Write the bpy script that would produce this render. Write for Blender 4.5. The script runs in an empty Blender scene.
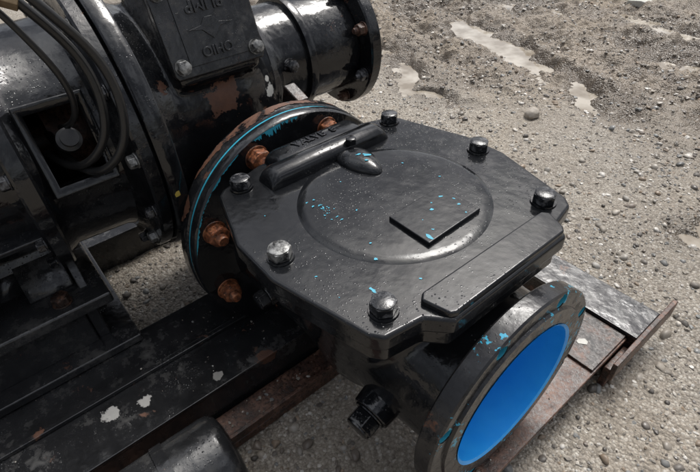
import bpy, bmesh, numpy as np, math, random
from mathutils import Vector, Matrix
random.seed(7); rng=np.random.default_rng(7)
scene=bpy.context.scene
COL=scene.collection
rad=math.radians

# ------------------------------------------------------------------ camera
M3=[[0.6348,-0.4758,0.6087],[0.7714,0.435,-0.4644],[-0.0438,0.7644,0.6432]]
cam=bpy.data.cameras.new('camera'); camo=bpy.data.objects.new('camera',cam); COL.objects.link(camo)
mw=Matrix(M3).to_quaternion().to_matrix().to_4x4(); mw.translation=Vector((0.4589,-0.4337,0.9579))
camo.matrix_world=mw
cam.sensor_width=36; cam.lens=25.2; cam.clip_start=.02; cam.clip_end=500
scene.camera=camo
scene.view_settings.view_transform='Standard'; scene.view_settings.look='None'; scene.view_settings.exposure=0

# ------------------------------------------------------------------ node helpers
def newmat(name):
    m=bpy.data.materials.new(name); m.use_nodes=True
    nt=m.node_tree; b=nt.nodes['Principled BSDF']; return m,nt,b
def N(nt,t,**k):
    n=nt.nodes.new(t)
    for a,v in k.items(): setattr(n,a,v)
    return n
def noise(nt,vec,scale,detail=4,rough=.55,dist=0):
    n=N(nt,'ShaderNodeTexNoise'); n.inputs['Scale'].default_value=scale; n.inputs['Detail'].default_value=detail
    n.inputs['Roughness'].default_value=rough; n.inputs['Distortion'].default_value=dist
    nt.links.new(vec,n.inputs['Vector']); return n.outputs['Fac']
def ramp(nt,fac,stops):
    r=N(nt,'ShaderNodeValToRGB'); e=r.color_ramp.elements
    while len(e)<len(stops): e.new(.5)
    for i,(p,c) in enumerate(stops):
        e[i].position=p; e[i].color=(tuple(c) if isinstance(c,tuple) else (c,c,c))+(1,)
    nt.links.new(fac,r.inputs['Fac']); return r.outputs['Color']
def mix(nt,fac,a,b,mode='MIX'):
    m=N(nt,'ShaderNodeMix',data_type='RGBA',blend_type=mode)
    for s,v in ((m.inputs[0],fac),(m.inputs[6],a),(m.inputs[7],b)):
        if hasattr(v,'is_linked'): nt.links.new(v,s)
        elif isinstance(v,(int,float)): s.default_value=v
        else: s.default_value=tuple(v)+(1,) if len(v)==3 else v
    return m.outputs[2]
def math_(nt,op,a,b=None):
    m=N(nt,'ShaderNodeMath',operation=op)
    for i,v in enumerate((a,b)):
        if v is None: continue
        if hasattr(v,'is_linked'): nt.links.new(v,m.inputs[i])
        else: m.inputs[i].default_value=v
    return m.outputs[0]
def bump(nt,h,strength,dist,prev=None):
    b=N(nt,'ShaderNodeBump'); b.inputs['Strength'].default_value=strength; b.inputs['Distance'].default_value=dist
    nt.links.new(h,b.inputs['Height'])
    if prev is not None: nt.links.new(prev,b.inputs['Normal'])
    return b.outputs['Normal']

def paint(name,base=(.006,.0065,.0075),rust=.0,blue=0.,scuff=.5,rough=(.05,.22),drops=.6,cast=.5,spec=.55,spots=()):
    m,nt,b=newmat(name)
    tc=N(nt,'ShaderNodeTexCoord'); v=tc.outputs['Object']
    n1=noise(nt,v,9,4,.6); n2=noise(nt,v,45,4,.65); n3=noise(nt,v,160,2,.6)
    col=mix(nt,ramp(nt,n1,[(.35,0.),(.7,1.)]),base,tuple(c*1.8+.002 for c in base))
    dust=ramp(nt,math_(nt,'MULTIPLY',n1,n2),[(.29,0.),(.42,1.)])
    col=mix(nt,math_(nt,'MULTIPLY',dust,.16*scuff),col,(.12,.115,.105))
    rmask=None
    if rust>0:
        nr=noise(nt,v,16,6,.7,.4)
        rmask=ramp(nt,nr,[(max(.01,.72-rust*.35),0.),(max(.02,.77-rust*.35),1.)])
    for (P,r,c_) in spots:
        vm=N(nt,'ShaderNodeVectorMath',operation='DISTANCE'); nt.links.new(v,vm.inputs[0]); vm.inputs[1].default_value=P
        k=math_(nt,'ADD',math_(nt,'MULTIPLY',vm.outputs['Value'],.5/r),math_(nt,'MULTIPLY',math_(nt,'SUBTRACT',n2,.5),1.6))
        mk=ramp(nt,k,[(.42,1.),(.50,0.)])
        if c_=='rust':
            rmask=mk if rmask is None else math_(nt,'MAXIMUM',rmask,mk)
        else: col=mix(nt,mk,col,c_)
    if rmask is not None:
        rcol=mix(nt,n2,(.045,.020,.012),(.20,.085,.045))
        col=mix(nt,math_(nt,'MULTIPLY',rmask,.85),col,rcol)
    if blue>0:
        nb=noise(nt,v,90,3,.6); nb2=noise(nt,v,12,2,.5)
        bm=ramp(nt,math_(nt,'ADD',math_(nt,'MULTIPLY',nb,.6),math_(nt,'MULTIPLY',nb2,.5)),[(.74-blue*.1,0.),(.75-blue*.1,1.)])
        col=mix(nt,bm,col,(.03,.33,.50))
    nt.links.new(col,b.inputs['Base Color'])
    rg=ramp(nt,n2,[(.38,rough[0]),(.72,rough[1])])
    rg=mix(nt,math_(nt,'MULTIPLY',dust,.4*scuff),rg,(.6,.6,.6))
    if rmask is not None: rg=mix(nt,rmask,rg,(.55,.55,.55))
    nt.links.new(rg,b.inputs['Roughness'])
    h=math_(nt,'ADD',math_(nt,'MULTIPLY',noise(nt,v,28,2,.5),.0026*cast),math_(nt,'MULTIPLY',n3,.00028*cast))
    if drops>0:
        vo=N(nt,'ShaderNodeTexVoronoi'); vo.inputs['Scale'].default_value=260; nt.links.new(v,vo.inputs['Vector'])
        sep=N(nt,'ShaderNodeSeparateColor'); nt.links.new(vo.outputs['Color'],sep.inputs[0])
        hh=math_(nt,'MAXIMUM',math_(nt,'SUBTRACT',math_(nt,'MULTIPLY',sep.outputs[0],.40),vo.outputs['Distance']),0.)
        h=math_(nt,'ADD',h,math_(nt,'MULTIPLY',math_(nt,'MULTIPLY',hh,ramp(nt,n1,[(.45,0.),(.58,1.)])),.0032*drops))
    nt.links.new(bump(nt,h,1,1),b.inputs['Normal'])
    b.inputs['Specular IOR Level'].default_value=spec
    return m
MAT={}
MAT['black']=paint('black_wet_paint',cast=.7)
MAT['lid']=paint('black_lid_paint',rough=(.08,.24),scuff=.35,cast=.36,drops=.6,spec=.46)
MAT['cast']=paint('black_cast_paint',rust=.27,cast=.9,scuff=.9,rough=(.06,.26))
MAT['volute']=paint('volute_paint',rust=.16,cast=.9,scuff=.8,rough=(.05,.24),spots=[((-.43,-.055,.555),.036,'rust'),((-.40,.03,.50),.03,'rust'),((-.455,.066,.52),.016,(.42,.42,.40)),((-.462,.060,.545),.010,(.42,.42,.40)),((-.44,-.17,.60),.014,'rust')])
MAT['frame']=paint('black_frame_paint',base=(.011,.0112,.012),rust=.22,cast=.8,scuff=2.2,rough=(.08,.36),spec=.7,  # scuff raised: besides dust, its grey is painted in for missing wet shine
   spots=[((-.25,-.50,.10),.018,(.42,.41,.39)),((-.235,-.44,.10),.012,(.42,.41,.39)),((-.19,-.30,.10),.010,(.3,.29,.27)),((-.30,-.62,.11),.015,'rust'),((-.17,-.70,.10),.03,'rust'),((-.17,-.2,.10),.02,'rust')])
MAT['foot']=paint('black_foot_paint',base=(.014,.0143,.015),rust=.14,cast=.8,scuff=1.6,rough=(.10,.38),spec=.7)
MAT['rimrust']=paint('chipped_rim_paint',rust=.90,cast=.9,scuff=1,rough=(.2,.5))
MAT['flange']=paint('flange_face_paint',base=(.010,.010,.011),rust=.2,blue=.62,cast=.8,scuff=1.,rough=(.12,.4),drops=.4)
def rustmat(name,a,b_,c,gl=.55):
    m,nt,b=newmat(name); v=N(nt,'ShaderNodeTexCoord').outputs['Object']
    n1=noise(nt,v,24,5,.75); n2=noise(nt,v,130,4,.7)
    col=ramp(nt,n1,[(.36,a),(.5,b_),(.64,c)])
    col=mix(nt,ramp(nt,n2,[(.42,.75),(.58,0.)]),col,(.022,.013,.010))
    nt.links.new(col,b.inputs['Base Color'])
    nt.links.new(ramp(nt,n2,[(.3,gl-.25),(.7,gl+.2)]),b.inputs['Roughness'])
    nt.links.new(bump(nt,n2,.7,.002),b.inputs['Normal']); return m
MAT['rust']=rustmat('rusty_steel',(.030,.020,.017),(.11,.054,.036),(.21,.115,.078),.4)
MAT['orust']=rustmat('orange_rust',(.06,.022,.012),(.24,.075,.028),(.46,.19,.085),.45)
MAT['wrust']=rustmat('worn_rusty_paint',(.009,.009,.010),(.030,.020,.016),(.15,.075,.048),.35)
m,nt,b=newmat('bright_blue_enamel'); v=N(nt,'ShaderNodeTexCoord').outputs['Object']
n=noise(nt,v,20,3); nt.links.new(mix(nt,n,(.012,.32,.90),(.04,.46,.97)),b.inputs['Base Color']); b.inputs['Roughness'].default_value=.3
nt.links.new(bump(nt,noise(nt,v,40,3),.35,.003),b.inputs['Normal']); MAT['blue']=m
m,nt,b=newmat('cyan_chip'); v=N(nt,'ShaderNodeTexCoord').outputs['Object']
nt.links.new(mix(nt,noise(nt,v,150,3),(.02,.26,.38),(.06,.42,.56)),b.inputs['Base Color']); b.inputs['Roughness'].default_value=.4; MAT['chip']=m
m,nt,b=newmat('black_rubber'); v=N(nt,'ShaderNodeTexCoord').outputs['Object']
nt.links.new(mix(nt,noise(nt,v,60,3),(.007,.007,.008),(.022,.022,.021)),b.inputs['Base Color']); b.inputs['Roughness'].default_value=.30
nt.links.new(bump(nt,noise(nt,v,200,2),.2,.001),b.inputs['Normal']); MAT['rubber']=m
m,nt,b=newmat('zinc_bolt'); v=N(nt,'ShaderNodeTexCoord').outputs['Object']
nt.links.new(mix(nt,ramp(nt,noise(nt,v,90,4,.7),[(.38,0.),(.6,1.)]),(.03,.03,.03),(.34,.34,.33)),b.inputs['Base Color']); b.inputs['Metallic'].default_value=.5; b.inputs['Roughness'].default_value=.38; MAT['zinc']=m
m,nt,b=newmat('dark_bolt'); v=N(nt,'ShaderNodeTexCoord').outputs['Object']
nt.links.new(mix(nt,ramp(nt,noise(nt,v,60,4,.7),[(.48,0.),(.66,1.)]),(.010,.011,.013),(.13,.13,.135)),b.inputs['Base Color']); b.inputs['Roughness'].default_value=.18
nt.links.new(bump(nt,noise(nt,v,250,2),.4,.001),b.inputs['Normal']); MAT['dbolt']=m
m,nt,b=newmat('bare_scraped_primer'); v=N(nt,'ShaderNodeTexCoord').outputs['Object']
nt.links.new(mix(nt,noise(nt,v,90,4,.7),(.30,.29,.26),(.60,.59,.54)),b.inputs['Base Color']); b.inputs['Roughness'].default_value=.5; MAT['primer']=m
m,nt,b=newmat('yellow_mark'); v=N(nt,'ShaderNodeTexCoord').outputs['Object']; nt.links.new(mix(nt,noise(nt,v,90,4,.7),(.45,.32,.04),(.60,.48,.12)),b.inputs['Base Color']); MAT['yellow']=m
m,nt,b=newmat('tarnished_brass'); v=N(nt,'ShaderNodeTexCoord').outputs['Object']; nt.links.new(mix(nt,noise(nt,v,90,4,.7),(.14,.09,.045),(.42,.32,.20)),b.inputs['Base Color']); b.inputs['Metallic'].default_value=.5; b.inputs['Roughness'].default_value=.4; MAT['brass']=m

# ------------------------------------------------------------------ mesh helpers
def empty(name,loc=(0,0,0)):
    e=bpy.data.objects.new(name,None); e.location=loc; e.empty_display_size=.1; COL.objects.link(e); return e
def obj_from_bm(bm,name,mat,parent,smooth=True,bevel=0,seg=3,angle=35):
    me=bpy.data.meshes.new(name); bmesh.ops.recalc_face_normals(bm,faces=bm.faces); bm.to_mesh(me); bm.free()
    o=bpy.data.objects.new(name,me); COL.objects.link(o)
    if mat: me.materials.append(MAT[mat])
    if parent: o.parent=parent
    if smooth:
        for p in me.polygons: p.use_smooth=True
    if bevel:
        md=o.modifiers.new('bevel','BEVEL'); md.width=bevel; md.segments=seg; md.limit_method='ANGLE'; md.angle_limit=rad(angle); md.harden_normals=True
    elif smooth:
        me.set_sharp_from_angle(angle=rad(angle))
    return o
AX={'X':Matrix(((0,0,1),(1,0,0),(0,1,0))),'Y':Matrix(((1,0,0),(0,0,1),(0,1,0))),'Z':Matrix.Identity(3)}
def lathe(name,prof,axis,origin,mat,parent,seg=96,closed=False,bevel=0,angle=35,rot0=0):
    bm=bmesh.new(); rows=[]
    R=AX[axis] if isinstance(axis,str) else axis
    for r,t in prof:
        if r<1e-6: rows.append([bm.verts.new(Vector(origin)+R@Vector((0,0,t)))])
        else: rows.append([bm.verts.new(Vector(origin)+R@Vector((r*math.cos(rot0+2*math.pi*i/seg),r*math.sin(rot0+2*math.pi*i/seg),t))) for i in range(seg)])
    pairs=list(zip(rows[:-1],rows[1:]))
    if closed: pairs.append((rows[-1],rows[0]))
    for a,b_ in pairs:
        for i in range(seg):
            j=(i+1)%seg
            if len(a)==1 and len(b_)==1: continue
            if len(a)==1: bm.faces.new((a[0],b_[i],b_[j]))
            elif len(b_)==1: bm.faces.new((a[i],a[j],b_[0]))
            else: bm.faces.new((a[i],a[j],b_[j],b_[i]))
    return obj_from_bm(bm,name,mat,parent,bevel=bevel,angle=angle)
def prism(name,pts,z0,z1,mat,parent,bevel=.004,seg=3):
    bm=bmesh.new(); n=len(pts)
    lo=[bm.verts.new((p[0],p[1],z0)) for p in pts]; hi=[bm.verts.new((p[0],p[1],z1)) for p in pts]
    bm.faces.new(hi); bm.faces.new(lo[::-1])
    for i in range(n): j=(i+1)%n; bm.faces.new((lo[i],lo[j],hi[j],hi[i]))
    return obj_from_bm(bm,name,mat,parent,bevel=bevel,seg=seg)
def box(name,x,y,z,mat,parent,bevel=.003,rot=None,seg=2):
    c=Vector(((x[0]+x[1])/2,(y[0]+y[1])/2,(z[0]+z[1])/2)); bm=bmesh.new()
    bmesh.ops.create_cube(bm,size=1)
    bmesh.ops.scale(bm,vec=(x[1]-x[0],y[1]-y[0],z[1]-z[0]),verts=bm.verts)
    if rot: bmesh.ops.rotate(bm,cent=(0,0,0),matrix=Matrix.Rotation(rad(rot[1]),3,rot[0]),verts=bm.verts)
    bmesh.ops.translate(bm,vec=c,verts=bm.verts)
    return obj_from_bm(bm,name,mat,parent,bevel=bevel,seg=seg)
def frame_from(d):
    return Vector(d).normalized().to_track_quat('Z','Y').to_matrix()
def bolt(name,pos,d,mat,parent,af=.032,h=.016,washer=True,stud=0,rot=None,wmat=None):
    R=frame_from(d); rot=random.random() if rot is None else rot
    pos=Vector(pos); t=0
    if washer:
        lathe(name+'_washer',[(0,0),(af*.62,0),(af*.64,.001),(af*.62,.003),(0,.003)],R,pos,wmat or mat,parent,seg=28); t=.003
    rr=af/math.sqrt(3)
    bm=bmesh.new()
    rings=[(rr,t),(rr,t+h*.86)]
    rows=[[bm.verts.new(pos+R@Vector((r*math.cos(rot+i*math.pi/3),r*math.sin(rot+i*math.pi/3),z))) for i in range(6)] for r,z in rings]
    for i in range(6): j=(i+1)%6; bm.faces.new((rows[0][i],rows[0][j],rows[1][j],rows[1][i]))
    bm.faces.new(rows[1]); bm.faces.new(rows[0][::-1])
    obj_from_bm(bm,name+'_head',mat,parent,bevel=af*.05,seg=2)
    lathe(name+'_crown',[(0,t+h*.5),(rr*.86,t+h*.5),(rr*.86,t+h*.93),(rr*.72,t+h),(0,t+h*1.01)],R,pos,mat,parent,seg=28)
    if stud:
        prof=[(0,t)]; k=int(stud/.0022)
        for i in range(k): prof+= [(af*.30,t+h+i*.0022),(af*.265,t+h+i*.0022+.0011)]
        prof+=[(af*.24,t+h+stud),(0,t+h+stud)]
        lathe(name+'_stud',prof,R,pos,mat,parent,seg=24)
def tube(name,pts,r,mat,parent,res=12):
    cu=bpy.data.curves.new(name,'CURVE'); cu.dimensions='3D'; cu.bevel_depth=r; cu.bevel_resolution=4; cu.resolution_u=res
    s=cu.splines.new('NURBS'); s.points.add(len(pts)-1); s.order_u=4; s.use_endpoint_u=True
    for p,q in zip(s.points,pts): p.co=(*q,1)
    cu.materials.append(MAT[mat]); o=bpy.data.objects.new(name,cu); COL.objects.link(o); o.parent=parent; return o
def apply_mods(o):
    dg=bpy.context.evaluated_depsgraph_get(); dg.update()
    me=bpy.data.meshes.new_from_object(o.evaluated_get(dg)); o.modifiers.clear(); o.data=me
def boolean(o,cutters,op='DIFFERENCE'):
    for c in cutters:
        md=o.modifiers.new('b','BOOLEAN'); md.operation=op; md.object=c; md.solver='EXACT'
    bpy.context.view_layer.update(); apply_mods(o)
    for c in cutters: bpy.data.objects.remove(c,do_unlink=True)
def fuse(objs,name,mat,parent,voxel=.006,smooth=12):
    bm=bmesh.new()
    bpy.context.view_layer.update()
    dg=bpy.context.evaluated_depsgraph_get(); dg.update()
    for o in objs:
        me=bpy.data.meshes.new_from_object(o.evaluated_get(dg)); bm.from_mesh(me)
    for o in objs: bpy.data.objects.remove(o,do_unlink=True)
    me=bpy.data.meshes.new(name); bm.to_mesh(me); bm.free(); me.materials.clear(); me.materials.append(MAT[mat])
    o=bpy.data.objects.new(name,me); COL.objects.link(o); o.parent=parent
    r=o.modifiers.new('r','REMESH'); r.mode='VOXEL'; r.voxel_size=voxel; r.use_smooth_shade=True
    s=o.modifiers.new('s','SMOOTH'); s.iterations=smooth; s.factor=.5
    bpy.context.view_layer.update(); apply_mods(o)
    o.data.materials.clear(); o.data.materials.append(MAT[mat])
    for p in o.data.polygons: p.use_smooth=True; p.material_index=0
    return o
def text(name,s,size,loc,parent,Tm,ext=.0022,rotz=0,mat='black'):
    cu=bpy.data.curves.new(name,'FONT'); cu.body=s; cu.size=size; cu.extrude=ext; cu.align_x='CENTER'; cu.align_y='CENTER'; cu.bevel_depth=.0005
    o=bpy.data.objects.new(name,cu); COL.objects.link(o); bpy.context.view_layer.update()
    dg=bpy.context.evaluated_depsgraph_get(); me=bpy.data.meshes.new_from_object(o.evaluated_get(dg)); bpy.data.objects.remove(o,do_unlink=True)
    me.transform(Tm@Matrix.Translation(loc)@Matrix.Rotation(rotz,4,'Z')); me.materials.clear(); me.materials.append(MAT[mat])
    q=bpy.data.objects.new(name,me); COL.objects.link(q); q.parent=parent

# ================================================================== CHECK VALVE
V=empty('check_valve')
lidpts=[(-.212,-.185),(-.200,-.198),(-.07,-.238),(.025,-.238),(.178,-.203),(.196,-.19),(.204,-.135),(.232,-.11),(.232,.125),(.206,.145),(.196,.192),(.18,.206),(.03,.247),(-.05,.247),(-.195,.208),(-.212,.196),(-.238,.12),(-.238,-.10)]
prism('lid_plate',lidpts,.472,.5,'lid',V,bevel=.006,seg=4)
body=[(p[0]*.965,p[1]*.965) for p in lidpts]
prism('body_flange',body,.440,.4705,'black',V,bevel=.006,seg=3)
lathe('lid_dome',[(.156,.4990),(.153,.5005),(.149,.5021),(.144,.5034),(.138,.5041),(.08,.5049),(0,.5054)],'Z',(0,.008,0),'lid',V,seg=128,angle=80)
prism('lid_pad',[(.040,-.040),(.122,-.040),(.118,.074),(.037,.074)],.502,.5115,'lid',V,bevel=.0018)
def ridge(name,x0,x1,y0,y1,z0,h,flat=.5,n=14,mat='lid'):
    bm=bmesh.new(); rows=[]
    ys=[y0,y0+.003,y0+.010,y0+.022]+[y1-.022,y1-.010,y1-.003,y1]; hs=[.0,.45,.8,1,1,.8,.45,.0]
    for y,k in zip(ys,hs):
        row=[]
        for i in range(n+1):
            a=math.pi*i/n; cx=-math.cos(a); s=math.sin(a)**flat
            w=(x1-x0)/2*(.86+.14*k)
            row.append(bm.verts.new(((x0+x1)/2+cx*w,y,z0+h*s*k)))
        rows.append(row)
    for a,b_ in zip(rows[:-1],rows[1:]):
        for i in range(n): bm.faces.new((a[i],a[i+1],b_[i+1],b_[i]))
    return obj_from_bm(bm,name,mat,V,angle=75)
ridge('hinge_housing',-.196,-.146,-.125,.135,.499,.029,.55)
ridge('hinge_housing_step',-.239,-.180,-.088,.118,.499,.023,.25)
text('hinge_lettering','VALVE  8',.024,(-.2145,.012,.5222),V,Matrix.Identity(4),ext=.0014,rotz=math.pi/2,mat='lid')
prism('outlet_ridge',[(.178,-.112),(.186,-.122),(.225,-.112),(.2285,-.104),(.2285,.120),(.222,.128),(.190,.142),(.180,.134)],.4985,.5095,'lid',V,bevel=.0035,seg=4)
bm=bmesh.new(); bmesh.ops.create_uvsphere(bm,u_segments=32,v_segments=16,radius=1)
for v_ in bm.verts:
    v_.co.y*=1.0-.28*v_.co.x
bmesh.ops.scale(bm,vec=(.052,.030,.018),verts=bm.verts); bmesh.ops.translate(bm,vec=(-.112,.034,.504),verts=bm.verts)
obj_from_bm(bm,'hinge_hump',"lid",V)
bolt('hinge_plug',(-.150,.045,.522),(0,0,1),'lid',V,af=.018,h=.012,washer=False)
for i,(x,y) in enumerate([(-.195,-.157),(-.004,-.204),(.163,-.163),(.164,.168),(-.004,.219),(-.194,.179)]):
    bolt('lid_bolt_%d'%i,(x,y,.5),(random.uniform(-.02,.02),random.uniform(-.02,.02),1),'dbolt' if i!=1 else 'zinc',V,af=.031,h=.017,wmat='black')
    bolt('lid_bolt_nut_%d'%i,(x,y,.441),(0,0,-1),'black',V,af=.031,h=.02,washer=False)
def loft(pts_rows):
    bm=bmesh.new(); rows=[[bm.verts.new(p) for p in r] for r in pts_rows]
    n=len(rows[0])
    for a,b_ in zip(rows[:-1],rows[1:]):
        for i in range(n): j=(i+1)%n; bm.faces.new((a[i],a[j],b_[j],b_[i]))
    bm.faces.new(rows[0]); bm.faces.new(rows[-1][::-1])
    return obj_from_bm(bm,'tmp',None,None)
def ell(cx,cy,rx,ry,z,n=48,p=2.6):
    out=[]
    for i in range(n):
        a=2*math.pi*i/n; c,s=math.cos(a),math.sin(a)
        out.append((cx+rx*abs(c)**(2/p)*(1 if c>=0 else -1),cy+ry*abs(s)**(2/p)*(1 if s>=0 else -1),z))
    return out
FY,FZ=.006,.275
BR=.130; FR=.187; FX=.274
parts=[loft([ell(0,.005,.190,.205,.455),ell(0,.005,.185,.195,.42),ell(0,.0,.175,.178,.35),ell(0,0,.165,.165,.27,p=2.2),ell(0,0,.145,.140,.18,p=2),ell(0,0,.10,.10,.125,p=2),ell(0,0,.03,.03,.11,p=2)])]
parts.append(lathe('t',[(0,-.275),(.172,-.275),(.165,-.2),(.160,.0),(0,.0)],'X',(0,0,.292),None,None,seg=64))
parts.append(lathe('t',[(0,-.05),(.156,-.05),(.153,.14),(.147,.20),(.147,FX-.02),(0,FX-.02)],'X',(0,FY,FZ),None,None,seg=64))
vb=fuse(parts,'valve_body','black',V,.006,10)
cut=lathe('c',[(0,-.1),(BR+.002,-.1),(BR+.002,.35),(0,.35)],'X',(0,FY,FZ),None,None,seg=96)
boolean(vb,[cut])
for p in vb.data.polygons: p.use_smooth=True
lathe('blue_bore',[(.0,.03),(.06,.032),(.10,.04),(BR-.008,.07),(BR-.002,.12),(BR-.002,FX+.0025),(BR+.003,FX+.0053)],'X',(0,FY,FZ),'blue',V,seg=96,angle=60)
fl=lathe('outlet_flange',[(BR+.002,FX-.031),(FR-.003,FX-.031),(FR,FX-.028),(FR,FX-.003),(FR-.003,FX),(.161,FX),(.159,FX+.0042),(BR+.002,FX+.0042)],'X',(0,FY,FZ),'flange',V,seg=128,closed=True)
cs=[]
for i in range(8):
    a=rad(22.5+45*i); cs.append(lathe('c',[(0,.2),(.0118,.2),(.0118,.32),(0,.32)],'X',(0,FY+.1735*math.cos(a),FZ+.1735*math.sin(a)),None,None,seg=20))
    lathe('hole_lining_%d'%i,[(.0109,FX-.030),(.0117,FX-.030),(.0117,FX-.0015),(.0109,FX-.0015)],'X',(0,FY+.1735*math.cos(a),FZ+.1735*math.sin(a)),'chip',V,seg=20,closed=True)
boolean(fl,cs); fl.data.materials.clear(); fl.data.materials.append(MAT['flange'])
fl.data.set_sharp_from_angle(angle=rad(35))
lathe('inlet_flange',[(.12,-.299),(.247,-.299),(.250,-.296),(.250,-.278),(.247,-.274),(.19,-.274),(.172,-.268),(.168,-.25),(.12,-.25)],'X',(0,0,.295),'black',V,seg=128,angle=40)
lathe('flange_gasket',[(.15,-.3030),(.2485,-.3030),(.2485,-.2995),(.15,-.2995)],'X',(0,0,.295),'chip',V,seg=128,closed=True)
for i in range(8):
    a=rad(22.5+45*i-(4 if i==4 else 0)); bolt('flange_nut_%d'%i,(-.274,.213*math.cos(a),.295+.213*math.sin(a)),(1,0,0),'orust',V,af=.038,h=.023,stud=.013)
lathe('drain_boss',[(0,0),(.038,0),(.034,.05),(0,.05)],frame_from((0.1,-1,-.25)),(.125,-.115,.230),'black',V,seg=32,bevel=.003)
bolt('drain_plug',(.130,-.163,.217),(.1,-1,-.25),'black',V,af=.046,h=.030)
bolt('side_plug',(-.150,-.172,.283),(0,-1,-.1),'black',V,af=.032,h=.022)
lathe('side_boss',[(0,0),(.026,0),(.022,.06),(0,.06)],frame_from((0,-1,-.1)),(-.150,-.113,.290),'black',V,seg=24)
def chips(name,lst,parent,mat='chip'):
    bm=bmesh.new()
    for (x,y,z,s,asp,ang) in lst:
        n=random.randint(7,11); a0=ang; ctr=[]
        for i in range(n):
            a=2*math.pi*i/n; r=s*random.uniform(.45,1.15); px=r*math.cos(a)*asp; py=r*math.sin(a)
            ctr.append(bm.verts.new((x+px*math.cos(a0)-py*math.sin(a0),y+px*math.sin(a0)+py*math.cos(a0),z)))
        bm.faces.new(ctr)
    return obj_from_bm(bm,name,mat,parent,smooth=False)
def domez(x,y):
    r=math.hypot(x,y-.008); return .5006 + (.0048 if r<.135 else (.0038 if r<.146 else .0024))
L=[]
for k in range(22):
    x,y=-.044+random.gauss(0,.018),-.098+random.gauss(0,.010); L.append((x,y,domez(x,y),random.uniform(.0004,.0017),random.uniform(1,2.2),random.random()*6))
for (x,y,s,asp,an) in [(.089,-.110,.0032,1.3,.2),(.062,-.095,.0016,1.5,1),(-.01,-.06,.0018,1.4,2),(-.06,.085,.0016,1.6,0),(.012,.1,.0018,1.5,1),(-.088,-.03,.0014,1,0)]:
    L.append((x,y,domez(x,y),s,asp,an))
for (x,y,s,asp,an) in [(.128,-.150,.0028,2.8,.1),(.06,-.19,.0012,2,1),(.155,-.09,.0017,1.5,.3),(-.1,-.17,.0012,1,0),(.11,-.19,.0011,1,0)]: L.append((x,y,.5006,s,asp,an))
for (x,y,s,asp,an) in [(.058,.052,.0024,1.8,1),(.072,.018,.0034,1.2,.4),(.06,.03,.0018,1.4,.4),(.112,-.030,.0040,1.9,0.1),(.105,-.015,.0018,1.2,.4),(.09,.058,.0022,2,1),(.08,-.01,.0012,1,0),(.110,.05,.0018,1,0),(.075,.063,.0015,2,0)]: L.append((x,y,.5119,s,asp,an))
chips('blue_paint_chips',L,V)
chips('blue_hump_chips',[(-.102,.040,.5222,.005,1.7,.6),(-.090,.030,.5210,.003,1.3,.6),(-.112,.03,.5226,.003,2,1.2)],V)
def arcstrip(name,x,r0,r1,a0,a1,mat,parent,cz=.295,n=60,cy=0):
    bm=bmesh.new(); pr=None; w=1
    for i in range(n+1):
        a=rad(a0+(a1-a0)*i/n); w=min(1,max(.05,w+random.uniform(-.35,.35))); e=math.sin(math.pi*i/n)**.4
        q=[bm.verts.new((x,cy+r0*math.cos(a),cz+r0*math.sin(a))),bm.verts.new((x,cy+(r0+(r1-r0)*w*e)*math.cos(a),cz+(r0+(r1-r0)*w*e)*math.sin(a)))]
        if pr: bm.faces.new((pr[0],q[0],q[1],pr[1]))
        pr=q
    obj_from_bm(bm,name,mat,parent,smooth=False)
arcstrip('rim_blue_wear',-.2735,.2465,.231,86,110,'chip',V,n=110)
arcstrip('rim_blue_wear_b',-.2735,.2468,.242,118,170,'chip',V,n=110)

# ================================================================== PUMP
Pm=empty('centrifugal_pump')
ox,oz=-.62,.50
def ly(name,prof,mat,parent=None,seg=96,x=ox,z=oz,**k): return lathe(name,prof,'Y',(x,0,z),mat,parent,seg=seg,**k)
lathe('pump_flange',[(.12,-.3035),(.249,-.3035),(.252,-.307),(.252,-.332),(.248,-.337),(.19,-.340),(.12,-.345)],'X',(0,0,.295),'cast',Pm,seg=128,angle=40)
def rimband(name,x0,x1,r,a0,a1,mat,parent,n=90):
    bm=bmesh.new(); pr=None; w=.8; u=.1
    for i in range(n+1):
        a=rad(a0+(a1-a0)*i/n); w=min(1,max(.55,w+random.uniform(-.25,.25))); u=min(.25,max(0,u+random.uniform(-.12,.12))); e=math.sin(math.pi*i/n)**.5
        xa=x0+u*(x1-x0)*.6; xb=xa+(x1-xa)*w*e
        q=[bm.verts.new((xa,r*math.cos(a),.295+r*math.sin(a))),bm.verts.new((xb,r*math.cos(a),.295+r*math.sin(a)))]
        if pr: bm.faces.new((pr[0],q[0],q[1],pr[1]))
        pr=q
    obj_from_bm(bm,name,mat,parent,smooth=True)
rimband('rim_rust_band',-.332,-.3055,.2526,52,138,'rimrust',Pm)
rimband('rim_rust_band_b',-.332,-.310,.2526,145,158,'rimrust',Pm,n=18)
for i in range(8):
    a=rad(22.5+45*i); bolt('flange_bolt_%d'%i,(-.338,.213*math.cos(a),.295+.213*math.sin(a)),(-1,0,0),'orust',Pm,af=.032,h=.018)
parts=[ly('v',[(0,-.215),(.245,-.215),(.225,-.185),(.208,-.15),(.205,-.05),(.20,0),(.18,.05),(.15,.09),(.14,.12),(0,.12)],None)]
parts.append(loft([[ (x, r*math.cos(2*math.pi*i/48)+yy, zc+r*math.sin(2*math.pi*i/48)) for i in range(48)] for x,r,zc,yy in [(-.34,.160,.295,0),(-.38,.158,.30,0),(-.43,.162,.325,-.01),(-.50,.18,.36,-.03),(-.66,.2,.42,-.03)]]))
parts.append(box('b',(-.60,-.4415),(-.140,.044),(.565,.765),None,None,bevel=.012,rot=('Y',-17)))
parts.append(ly('v2',[(0,0),(.125,0),(.125,.365),(0,.365)],None,z=.52))
vol=fuse(parts,'volute_casing','volute',Pm,.007,8)
ly('casing_ring',[(.2,-.205),(.293,-.205),(.296,-.209),(.296,-.234),(.293,-.238),(.2,-.238)],'black',Pm,seg=128,closed=True,angle=40)
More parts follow.
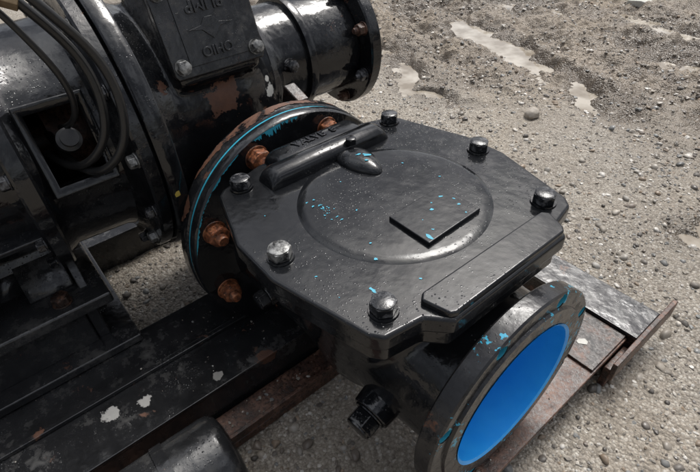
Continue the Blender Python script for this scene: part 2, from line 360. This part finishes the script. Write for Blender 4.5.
ly('adapter_ring',[(.15,-.2395),(.283,-.2395),(.286,-.243),(.286,-.262),(.282,-.266),(.245,-.268),(.225,-.285),(.15,-.285)],'cast',Pm,seg=128,closed=True,angle=40)
ad=ly('adapter_drum',[(.15,-.280),(.222,-.280),(.215,-.30),(.212,-.40),(.225,-.42),(.15,-.42)],'black',Pm,seg=96,closed=True,angle=40)
c=box('c',(.10,.30),(-.395,-.305),(-.065,.065),None,None,bevel=0)
c.data.transform(Matrix.Translation((ox,0,oz))@Matrix.Rotation(rad(-18),4,'Y'))
boolean(ad,[c]); ad.data.materials.clear(); ad.data.materials.append(MAT['black'])
ly('inner_shaft_seal',[(.03,-.415),(.03,-.36),(.09,-.36),(.09,-.284),(0,-.284)],'rust',Pm,seg=48)
wf=box('window_lip',(.205,.222),(-.405,-.295),(-.078,.078),'black',None,bevel=.003)
c=box('c',(.1,.3),(-.392,-.308),(-.062,.062),None,None,bevel=0); boolean(wf,[c])
wf.data.transform(Matrix.Translation((ox,0,oz))@Matrix.Rotation(rad(-18),4,'Y')); wf.parent=Pm
for i in range(14):
    a=rad(6+360/14*i); bolt('ring_bolt_%d'%i,(ox+.266*math.cos(a),-.2665,oz+.266*math.sin(a)),(0,-1,0),'dbolt' if i%2 else 'zinc',Pm,af=.022,h=.014)
chips('yellow_paint_mark',[(0,0,0,.006,1.3,0)],Pm,'yellow').data.transform(Matrix.Translation((ox+.292,-.225,oz-.05))@Matrix.Rotation(rad(100),4,'Y'))
ly('bearing_housing',[(0,-.421),(.246,-.421),(.25,-.425),(.25,-.447),(.246,-.451),(.205,-.452),(.195,-.47),(.195,-.60),(.235,-.605),(.235,-.63),(.19,-.635),(.185,-.9),(0,-.9)],'black',Pm,seg=96,angle=40)
for i in range(10):
    a=rad(12+36*i); bolt('housing_bolt_%d'%i,(ox+.228*math.cos(a),-.4515,oz+.228*math.sin(a)),(0,-1,0),'dbolt',Pm,af=.022,h=.014)
for i in range(8):
    a=22.5+45*i
    r=box('housing_rib_%d'%i,(.185,.222),(-.602,-.450),(-.006,.006),'black',Pm,bevel=.003)
    r.data.transform(Matrix.Translation((ox,0,oz))@Matrix.Rotation(rad(-a),4,'Y'))
bolt('casing_plug',(-.402,-.165,.395),(1,-.35,-.1),'rust',Pm,af=.024,h=.018)
def cover_T():
    up=Vector((-.04,0,.13)).normalized(); u=Vector((0,1,0)); n=u.cross(up).normalized()
    T=Matrix((u,up,n)).transposed().to_4x4(); T.translation=Vector((-.424,-.048,.612)); return T
T=cover_T()
cp=prism('inspection_cover',[(-.089,-.004),(.089,-.004),(.094,.006),(.094,.152),(.086,.162),(-.086,.162),(-.094,.152),(-.094,.006)],-.004,.014,'foot',Pm,bevel=.004); cp.data.transform(T)
cr=prism('cover_raised_panel',[(-.060,.014),(.060,.014),(.060,.146),(-.060,.146)],.0130,.0165,'foot',Pm,bevel=.0012); cr.data.transform(T)
for i,(a,b_) in enumerate([(-.076,.018),(.076,.018),(-.076,.142),(.076,.142)]):
    bolt('cover_bolt_%d'%i,T@Vector((a,b_,.014)),T.to_3x3()@Vector((0,0,1)),'zinc',Pm,af=.023,h=.014)
text('cover_lettering','PUMP',.030,(0,.112,.0175),Pm,T,rotz=math.pi,mat='foot')
text('cover_lettering_b','OHIO',.024,(0,.034,.0175),Pm,T,rotz=math.pi,mat='foot')
ar=prism('cover_emblem',[(-.045,.074),(-.018,.070),(.0,.052),(.018,.070),(.045,.074),(.018,.078),(.008,.090),(-.008,.090),(-.018,.078)],.0160,.0190,'foot',Pm,bevel=.0006); ar.data.transform(T)
ly('suction_flange',[(.09,.362),(.165,.362),(.169,.366),(.169,.392),(.165,.396),(.128,.3965),(.126,.3995),(.09,.3995)],'cast',Pm,seg=96,z=.52,closed=True,angle=40)
ly('suction_inner',[(.095,.3990),(.095,.25),(0,.25)],'rust',Pm,z=.52,seg=64)
for i in range(8):
    a=rad(22.5+45*i)
    bolt('suction_nut_%d'%i,(ox+.148*math.cos(a),.362,.52+.148*math.sin(a)),(0,-1,0),'dbolt' if i%2 else 'rust',Pm,af=.026,h=.018,stud=.01)
ly('suction_collar',[(.120,.06),(.150,.06),(.153,.064),(.153,.088),(.150,.092),(.120,.092)],'black',Pm,z=.52,closed=True)
ly('suction_collar_b',[(.120,.200),(.136,.203),(.138,.212),(.136,.222),(.120,.225)],'black',Pm,z=.52,closed=True)
bolt('suction_plug',(ox+.123,.15,.54),(1,0,.15),'dbolt',Pm,af=.026,h=.018)
box('lifting_bracket',(-.475,-.415),(.10,.130),(.40,.515),'wrust',Pm,bevel=.004,rot=('Y',20))
def off(pts,dx,dy,dz): return [(a+dx,b_+dy,c+dz) for a,b_,c in pts]
cb=[(-.36,-.47,.92),(-.345,-.36,.86),(-.33,-.315,.79),(-.338,-.272,.72),(-.325,-.262,.66),(-.318,-.275,.59),(-.335,-.31,.54),(-.38,-.345,.520),(-.45,-.36,.53),(-.55,-.36,.54)]
tube('cable_a',cb,.0070,'rubber',Pm)
tube('cable_b',off(cb,-.03,-.020,.004)[:-1],.0070,'rubber',Pm)
tube('cable_c',[(-.40,-.47,.93),(-.385,-.38,.83),(-.37,-.34,.74),(-.37,-.32,.68),(-.375,-.32,.63),(-.40,-.335,.60),(-.46,-.345,.58)],.0050,'rubber',Pm)
lathe('cable_gland',[(0,0),(.02,0),(.02,.03),(.014,.032),(.014,.05),(0,.05)],frame_from((.5,0,.3)),(-.44,-.345,.56),'rubber',Pm,seg=24)
lathe('brass_fitting',[(0,-.02),(.013,-.02),(.013,0),(.018,.002),(.018,.020),(.012,.022),(.012,.045),(0,.045)],frame_from((.2,.6,-.3)),(-.375,-.375,.815),'brass',Pm,seg=6,bevel=.001)
tube('hydraulic_line',[(-.40,-.50,.84),(-.39,-.44,.83),(-.378,-.38,.817)],.010,'brass',Pm)
# pedestal foot
box('foot_plate',(-.86,-.405),(-.80,-.395),(.222,.250),'foot',Pm,bevel=.006,seg=3)
box('foot_riser_front',(-.80,-.435),(-.455,-.43),(.12,.222),'foot',Pm,bevel=.004)
box('foot_riser_side',(-.455,-.43),(-.80,-.455),(.12,.222),'foot',Pm,bevel=.004)
box('foot_base',(-.86,-.385),(-.85,-.380),(.1015,.122),'frame',Pm,bevel=.004)
def gusset(name,y0,y1,pts,mat,parent,bevel=.003):
    bm=bmesh.new(); a=[bm.verts.new((p[0],y0,p[1])) for p in pts]; b_=[bm.verts.new((p[0],y1,p[1])) for p in pts]
    bm.faces.new(a); bm.faces.new(b_[::-1]); n=len(pts)
    for i in range(n): j=(i+1)%n; bm.faces.new((a[i],a[j],b_[j],b_[i]))
    return obj_from_bm(bm,name,mat,parent,bevel=bevel)
ped=gusset('pedestal_casting',-.80,-.445,[(-.84,.2495),(-.475,.2495),(-.485,.275),(-.56,.325),(-.66,.355),(-.84,.36)],'foot',Pm,bevel=.006)
c=box('c',(-.58,-.45),(-.61,-.53),(.255,.36),None,None,bevel=0,rot=('Y',33)); bpy.context.view_layer.update(); apply_mods(ped); boolean(ped,[c]); ped.data.materials.clear(); ped.data.materials.append(MAT['foot'])
gusset('pedestal_rib_a',-.442,-.425,[(-.84,.249),(-.455,.249),(-.49,.305),(-.60,.38),(-.80,.40)],'foot',Pm)
gusset('pedestal_rib_b',-.68,-.66,[(-.60,.249),(-.425,.249),(-.47,.315),(-.60,.38)],'foot',Pm)
bolt('foot_bolt_a',(-.440,-.480,.250),(0,0,1),'wrust',Pm,af=.030,h=.018)
bolt('foot_bolt_b',(-.440,-.74,.250),(0,0,1),'wrust',Pm,af=.030,h=.018)
box('volute_foot',(-.70,-.50),(-.17,-.02),(.10,.28),'black',Pm,bevel=.006)

# ================================================================== SKID
S=empty('steel_skid_frame')
def chan_y(n,x0,x1,y0,y1,z0,z1,mat,t=.009,open_='+'):
    box(n+'_top',(x0,x1),(y0,y1),(z1-t,z1),mat,S,bevel=.002)
    box(n+'_web',(x1-t,x1-.0005) if open_=='-' else (x0+.0005,x0+t),(y0+.001,y1-.001),(z0+t,z1-t),mat,S,bevel=0)
    box(n+'_bottom',(x0,x1),(y0,y1),(z0,z0+t),mat,S,bevel=.002)
chan_y('main_beam',-.42,-.165,-1.6,.62,-.02,.100,'frame',open_='-')
box('main_beam_lip',(-.30,-.288),(-1.6,.60),(.1005,.110),'frame',S,bevel=.002)
box('lower_rail',(-.160,-.085),(-1.5,.52),(.0,.022),'rust',S,bevel=.003)
box('lower_rail_web',(-.094,-.085),(-1.5,.52),(.0225,.045),'rust',S,bevel=.002)
chan_y('side_rail',.212,.300,-.9,.425,-.01,.080,'rust',open_='+')
box('cross_beam_top',(-.50,.316),(.425,.530),(.085,.095),'frame',S,bevel=.002)
box('cross_beam_web',(-.50,.315),(.428,.437),(-.01,.0845),'wrust',S,bevel=.001)
box('cross_beam_far_lip',(-.50,.315),(.520,.529),(.04,.0845),'frame',S,bevel=.001)
box('end_plate',(.3165,.327),(.325,.590),(.050,.100),'rust',S,bevel=.002)
box('end_stub',(.3005,.316),(.34,.42),(.0,.06),'rust',S,bevel=.002)
box('far_beam',(-.86,-.80),(-1.6,.62),(-.02,.10),'frame',S,bevel=.003)
for i,(y0,y1) in enumerate([(.20,.26)]):
    box('cross_tie_%d'%i,(-.085,.212),(y0,y1),(.0,.03),'wrust',S,bevel=.003)
prism('gusset_plate',[(.12,.36),(.212,.29),(.296,.29),(.296,.424),(.10,.424)],.0805,.0865,'wrust',S,bevel=.0015)
pm=chips('paper_scrap',[(.243,.338,.0875,.010,1.5,.9)],S,'primer')
Tk=empty('cylindrical_tank')
lathe('tank_shell',[(0,-.350),(.055,-.351),(.070,-.356),(.078,-.366),(.080,-.38),(.080,-1.5),(0,-1.5)],'Y',(-.036,0,.096),'foot',Tk,seg=64,angle=60)
lathe('tank_band',[(.0805,-.45),(.083,-.45),(.083,-.47),(.0805,-.47)],'Y',(-.036,0,.096),'frame',Tk,seg=64,closed=True)
box('tank_saddle',(-.075,.02),(-.56,-.53),(-.02,.035),'frame',Tk,bevel=.003)

# ================================================================== GROUND
def vnoise(x,y,scale,seed):
    r=np.random.default_rng(seed); T_=r.random((256,256))
    X=x*scale+1000.3; Y=y*scale+1000.7; xi=np.floor(X).astype(int); yi=np.floor(Y).astype(int); fx=X-xi; fy=Y-yi
    fx=fx*fx*(3-2*fx); fy=fy*fy*(3-2*fy)
    a=T_[xi%256,yi%256]; b_=T_[(xi+1)%256,yi%256]; c=T_[xi%256,(yi+1)%256]; d_=T_[(xi+1)%256,(yi+1)%256]
    return (a*(1-fx)+b_*fx)*(1-fy)+(c*(1-fx)+d_*fx)*fy-.5
def fbm(x,y,s,seed,o=4,g=.5):
    t=0; a=1
    for i in range(o): t=t+a*vnoise(x,y,s*2.03**i,seed+i); a*=g
    return t
PUD=[(-.95,1.88,.46,.085,-22),(-1.42,1.98,.26,.08,-8),(-.56,1.72,.18,.07,-40),(-1.23,1.29,.26,.08,-30),(-1.5,2.6,.24,.07,15),(.24,1.08,.13,.06,60),(-1.0,1.20,.2,.03,10),(-.75,2.75,.35,.06,-5),(-.2,2.35,.2,.05,30)]
def pudf(x,y):
    m=np.zeros_like(x)
    wx=x+.11*fbm(x,y,5,55,5,.62); wy=y+.11*fbm(x,y,5,66,5,.62)
    for (cx,cy,a,b_,an) in PUD:
        c,s=math.cos(rad(an)),math.sin(rad(an)); u=(wx-cx)*c+(wy-cy)*s; v=-(wx-cx)*s+(wy-cy)*c
        m=np.maximum(m,np.exp(-((u/a)**2+(v/b_)**2)))
    return m
def mudf(x,y):
    return np.clip((y-1.18-.22*x+.6*fbm(x,y,1.2,31,4))*1.6,0,1)
def height(x,y):
    mud=mudf(x,y)
    h=.008*fbm(x,y,3,1,4)+.005*fbm(x,y,22,9,3)
    cl=fbm(x,y,8,21,5,.6); h=h+mud*(.050*cl+.020*np.abs(fbm(x,y,24,41,4,.6)))
    h=h+mud*.020*np.sin((x*.45+y)*2*np.pi/.36+2*fbm(x,y,2,77,2))
    fine=.004*fbm(x,y,85,13,2)
    p=pudf(x,y); h=h*(1-.7*p)-.044*p
    return h+fine*(1-.8*p)
def axis_(lo,hi,step,far):
    c=list(np.arange(lo,hi,step)); s=step; a=lo; L=[]
    while a>-far: s*=1.18; a-=s; L.append(a)
    b_=c[-1]; s=step; R_=[]
    while b_<far: s*=1.18; b_+=s; R_.append(b_)
    return np.array(L[::-1]+c+R_)
xs=axis_(-2.6,.9,.007,150); ys=axis_(-.9,3.2,.007,150)
GX,GY=np.meshgrid(xs,ys,indexing='ij'); H=height(GX,GY)
fade=np.clip(1-(np.hypot(GX,GY)-6)/6,0,1); H=H*fade
nx,ny=GX.shape
co=np.stack([GX.ravel(),GY.ravel(),H.ravel()],1).astype(np.float32)
i,j=np.meshgrid(np.arange(nx-1),np.arange(ny-1),indexing='ij'); a=(i*ny+j).ravel()
quads=np.stack([a,a+ny,a+ny+1,a+1],1).astype(np.int32)
me=bpy.data.meshes.new('ground'); me.vertices.add(len(co)); me.vertices.foreach_set('co',co.ravel())
me.loops.add(quads.size); me.loops.foreach_set('vertex_index',quads.ravel())
me.polygons.add(len(quads)); me.polygons.foreach_set('loop_start',np.arange(0,quads.size,4,dtype=np.int32)); me.polygons.foreach_set('loop_total',np.full(len(quads),4,dtype=np.int32))
me.update(calc_edges=True); me.polygons.foreach_set('use_smooth',np.ones(len(quads),bool))
def wetf(x,y):
    p=pudf(x,y); h=fbm(x,y,8,21,5,.6)
    base=np.clip(.55*fbm(x,y,2.2,411,4)+.08,0,.32)
    return np.clip(p*1.8+base+np.clip(mudf(x,y)*(.52-1.0*h+1.2*fbm(x,y,2,91,3)),0,.95),0,1)
at=me.attributes.new('wet','FLOAT','POINT'); at.data.foreach_set('value',wetf(GX,GY).ravel().astype(np.float32))
at=me.attributes.new('mud','FLOAT','POINT'); at.data.foreach_set('value',mudf(GX,GY).ravel().astype(np.float32))
g=bpy.data.objects.new('ground',me); COL.objects.link(g)
m,nt,b=newmat('gravel_mud'); v=N(nt,'ShaderNodeTexCoord').outputs['Object']
vo=N(nt,'ShaderNodeTexVoronoi'); vo.inputs['Scale'].default_value=150; nt.links.new(v,vo.inputs['Vector'])
s1=N(nt,'ShaderNodeSeparateColor'); nt.links.new(vo.outputs['Color'],s1.inputs[0])
grain=ramp(nt,s1.outputs[0],[(0.,(.085,.075,.062)),(.3,(.22,.195,.16)),(.7,(.38,.345,.29)),(.93,(.50,.47,.415)),(1.,(.68,.65,.59))])
grain=mix(nt,math_(nt,'MULTIPLY',ramp(nt,vo.outputs['Distance'],[(.35,0.),(.75,1.)]),.6),grain,(.075,.060,.045))
n1=noise(nt,v,2.5,5,.6); n2=noise(nt,v,45,5,.7)
col=mix(nt,.40,grain,ramp(nt,noise(nt,v,330,2,.6),[(.3,(.11,.092,.072)),(.5,(.29,.255,.205)),(.7,(.52,.475,.41))]))
mudc=mix(nt,n2,(.135,.098,.066),(.37,.300,.222))
am=N(nt,'ShaderNodeAttribute',attribute_name='mud'); aw=N(nt,'ShaderNodeAttribute',attribute_name='wet')
col=mix(nt,math_(nt,'MULTIPLY',am.outputs['Fac'],.7),col,mudc)
col=mix(nt,ramp(nt,n1,[(.35,0.),(.65,.30)]),col,(.34,.285,.22))
col=mix(nt,math_(nt,'MULTIPLY',aw.outputs['Fac'],.74),col,(.060,.044,.030))
nt.links.new(col,b.inputs['Base Color'])
rg=mix(nt,aw.outputs['Fac'],ramp(nt,n1,[(.35,.45),(.6,.8)]),(.20,.20,.20)); nt.links.new(rg,b.inputs['Roughness'])
hh=math_(nt,'ADD',math_(nt,'MULTIPLY',vo.outputs['Distance'],-.0038),math_(nt,'MULTIPLY',n2,.005))
nt.links.new(bump(nt,hh,1,1),b.inputs['Normal'])
me.materials.append(m)
bm=bmesh.new()
for q,(cx,cy,a,b_,an) in enumerate(PUD):
    c,s=math.cos(rad(an)),math.sin(rad(an)); n=40
    bm.faces.new([bm.verts.new((cx+1.6*a*math.cos(t)*c-2.2*b_*math.sin(t)*s,cy+1.6*a*math.cos(t)*s+2.2*b_*math.sin(t)*c,-.0222+.0002*q)) for t in np.linspace(0,2*math.pi,n,endpoint=False)])
w=obj_from_bm(bm,'puddle_water',None,None,smooth=False)
m,nt,b=newmat('muddy_water'); b.inputs['Roughness'].default_value=.03; b.inputs['IOR'].default_value=1.33; b.inputs['Specular IOR Level'].default_value=1.
v=N(nt,'ShaderNodeTexCoord').outputs['Object']; nt.links.new(mix(nt,ramp(nt,noise(nt,v,7,3),[(.4,0.),(.6,1.)]),(.22,.185,.14),(.44,.40,.34)),b.inputs['Base Color']); nt.links.new(bump(nt,noise(nt,v,25,2),.04,.01),b.inputs['Normal']); w.data.materials.append(m)

def ico(s):
    bmi=bmesh.new(); bmesh.ops.create_icosphere(bmi,subdivisions=s,radius=1); a=np.array([v_.co[:] for v_ in bmi.verts]); f=np.array([[v_.index for v_ in f.verts] for f in bmi.faces]); bmi.free(); return a,f
ico1,f1=ico(1); ico2,f2=ico(2)
m,nt,b=newmat('stone'); ac=N(nt,'ShaderNodeAttribute',attribute_name='col'); v=N(nt,'ShaderNodeTexCoord').outputs['Object']
n_=noise(nt,v,300,3,.7); nt.links.new(mix(nt,math_(nt,'MULTIPLY',n_,.45),ac.outputs['Color'],(.12,.10,.08)),b.inputs['Base Color'])
nt.links.new(ramp(nt,noise(nt,v,20,3),[(.4,.28),(.6,.6)]),b.inputs['Roughness']); MAT['stone']=m
def stones(name,n,xr,yr,smin,smax,ico,fc,power,palette,mudk=1,zconst=None):
    x=rng.uniform(*xr,n); y=rng.uniform(*yr,n)
    cl=fbm(x,y,5,301,3)
    keep=(pudf(x,y)<.35)&(rng.random(n)>mudk*mudf(x,y))&(rng.random(n)<.75+1.2*cl)
    x=x[keep]; y=y[keep]; n=len(x)
    s=smin+(smax-smin)*rng.random(n)**power
    z=(height(x,y)+s*rng.uniform(-.25,.25,n)) if zconst is None else np.full(n,zconst)+s*.35
    k=len(ico)
    lump=1+.22*rng.standard_normal((n,k)).clip(-1.3,1.3)*(1 if k<20 else .4)
    P=ico[None]*lump[...,None]*np.stack([rng.uniform(.8,1.4,n),rng.uniform(.7,1.1,n),rng.uniform(.4,.75,n)],1)[:,None,:]
    if k>20:
        for q in range(5):
            d_=rng.standard_normal((n,3)); d_/=np.linalg.norm(d_,axis=1,keepdims=True); pr=np.einsum('nkd,nd->nk',P,d_); ex=np.maximum(pr-.55,0); P=P-ex[...,None]*d_[:,None,:]*.85
    th=rng.uniform(0,6.28,n); tl=rng.normal(0,.3,n)
    c,s_=np.cos(th),np.sin(th); ct,st=np.cos(tl),np.sin(tl)
    Y2=P[...,1]*ct[:,None]-P[...,2]*st[:,None]; Z2=P[...,1]*st[:,None]+P[...,2]*ct[:,None]; X2=P[...,0]
    X3=X2*c[:,None]-Y2*s_[:,None]; Y3=X2*s_[:,None]+Y2*c[:,None]
    Q=np.stack([X3*s[:,None]+x[:,None],Y3*s[:,None]+y[:,None],Z2*s[:,None]+z[:,None]],-1)
    F=(fc[None]+(np.arange(n)*k)[:,None,None]).reshape(-1,3).astype(np.int32)
    me=bpy.data.meshes.new(name); me.vertices.add(n*k); me.vertices.foreach_set('co',Q.reshape(-1).astype(np.float32))
    me.loops.add(F.size); me.loops.foreach_set('vertex_index',F.ravel()); me.polygons.add(len(F))
    me.polygons.foreach_set('loop_start',np.arange(0,F.size,3,dtype=np.int32)); me.polygons.foreach_set('loop_total',np.full(len(F),3,dtype=np.int32)); me.update(calc_edges=True)
    me.polygons.foreach_set('use_smooth',np.full(len(F),k>20))
    pal=np.array(palette)[rng.integers(0,len(palette),n)]*rng.uniform(.6,1.3,(n,1))
    cc=np.concatenate([pal,np.ones((n,1))],1); ca=me.attributes.new('col','FLOAT_COLOR','POINT'); ca.data.foreach_set('color',np.repeat(cc,k,0).astype(np.float32).ravel())
    o=bpy.data.objects.new(name,me); COL.objects.link(o); me.materials.append(MAT['stone']); return o
PAL=[(.27,.24,.20),(.38,.345,.295),(.14,.125,.11),(.50,.465,.41),(.30,.23,.165),(.20,.165,.135),(.21,.215,.21),(.62,.59,.54),(.10,.09,.08)]
A=stones('gravel',40000,(-1.9,.9),(-.8,1.7),.0016,.0062,ico1,f1,2.,PAL,mudk=.8)
B=stones('gravel_b',8500,(-2.2,.9),(-.8,2.4),.0035,.015,ico2,f2,3.,PAL,mudk=.75)
Cc=stones('gravel_c',15000,(-2.6,.5),(1.4,3.0),.003,.012,ico1,f1,2.4,PAL,mudk=.45)
D=stones('gravel_d',90,(-.40,-.17),(-.75,.1),.0008,.0028,ico1,f1,2.5,PAL,mudk=0,zconst=.100)
E=stones('gravel_e',160,(-.155,-.10),(-.75,.3),.0010,.0045,ico1,f1,2.5,PAL,mudk=0,zconst=.022)
G_=stones('gravel_f',110,(.216,.296),(-.3,.28),.0008,.0035,ico1,f1,2.5,PAL,mudk=0,zconst=.080)
bpy.context.view_layer.update()
for o in bpy.context.selected_objects: o.select_set(False)
for o in (A,B,Cc,D,E,G_): o.select_set(True)
bpy.context.view_layer.objects.active=A
bpy.ops.object.join()
bm=bmesh.new(); bmesh.ops.create_icosphere(bm,subdivisions=3,radius=1)
for v_ in bm.verts:
    p=v_.co; v_.co=Vector((p.x*.034,p.y*.028,p.z*.022))*(1+.12*math.sin(3*p.x+1)+.08*math.sin(5*p.y)+.05*math.sin(9*p.z+4*p.x))
bmesh.ops.translate(bm,vec=(-.535,1.30,.012),verts=bm.verts)
o=obj_from_bm(bm,'loose_rock',None,None); m,nt,b=newmat('rock'); v=N(nt,'ShaderNodeTexCoord').outputs['Object']
nt.links.new(mix(nt,noise(nt,v,60,6,.7),(.22,.19,.155),(.48,.43,.365)),b.inputs['Base Color']); nt.links.new(bump(nt,noise(nt,v,80,5,.7),.6,.004),b.inputs['Normal']); b.inputs['Roughness'].default_value=.6; o.data.materials.append(m)
gusset('broken_slab',2.98,3.10,[(-1.02,.0),(-.84,-.01),(-.83,.03),(-.93,.045),(-1.01,.035)],'primer',None,bevel=.006)

# ================================================================== LIGHT
wld=bpy.data.worlds.new('World'); scene.world=wld; wld.use_nodes=True; nt=wld.node_tree; bg=nt.nodes['Background']
sky=nt.nodes.new('ShaderNodeTexSky'); sky.sky_type='NISHITA'; sky.sun_disc=False
sun_el,sun_az=58,-20
sky.sun_elevation=rad(sun_el); sky.sun_rotation=rad(sun_az); sky.dust_density=4; sky.air_density=1
hs=nt.nodes.new('ShaderNodeHueSaturation'); hs.inputs['Saturation'].default_value=.30; nt.links.new(sky.outputs[0],hs.inputs['Color'])
tc=nt.nodes.new('ShaderNodeTexCoord'); cn=nt.nodes.new('ShaderNodeTexNoise'); cn.inputs['Scale'].default_value=3.4; cn.inputs['Detail'].default_value=5; nt.links.new(tc.outputs['Generated'],cn.inputs['Vector'])
c1=ramp(nt,cn.outputs['Fac'],[(.36,(.46,.47,.50)),(.5,(.98,.98,.99)),(.62,(1.75,1.74,1.70))])
sp=nt.nodes.new('ShaderNodeSeparateXYZ'); nt.links.new(tc.outputs['Generated'],sp.inputs[0])
c2=ramp(nt,sp.outputs['Z'],[(0.,(.50,.50,.51)),(.5,(.80,.80,.81)),(1.,(1.75,1.75,1.73))])
c3=mix(nt,1.,c1,c2,'MULTIPLY'); c4=mix(nt,1.,hs.outputs[0],c3,'MULTIPLY')
nt.links.new(c4,bg.inputs['Color']); bg.inputs['Strength'].default_value=.15
sl=bpy.data.lights.new('sun','SUN'); sl.energy=1.5; sl.angle=rad(22); sl.color=(1,.98,.95); so=bpy.data.objects.new('sun',sl); COL.objects.link(so)
dirv=Vector((math.sin(rad(sun_az))*math.cos(rad(sun_el)),math.cos(rad(sun_az))*math.cos(rad(sun_el)),math.sin(rad(sun_el))))
so.rotation_euler=dirv.to_track_quat('Z','Y').to_euler(); so.location=dirv*5
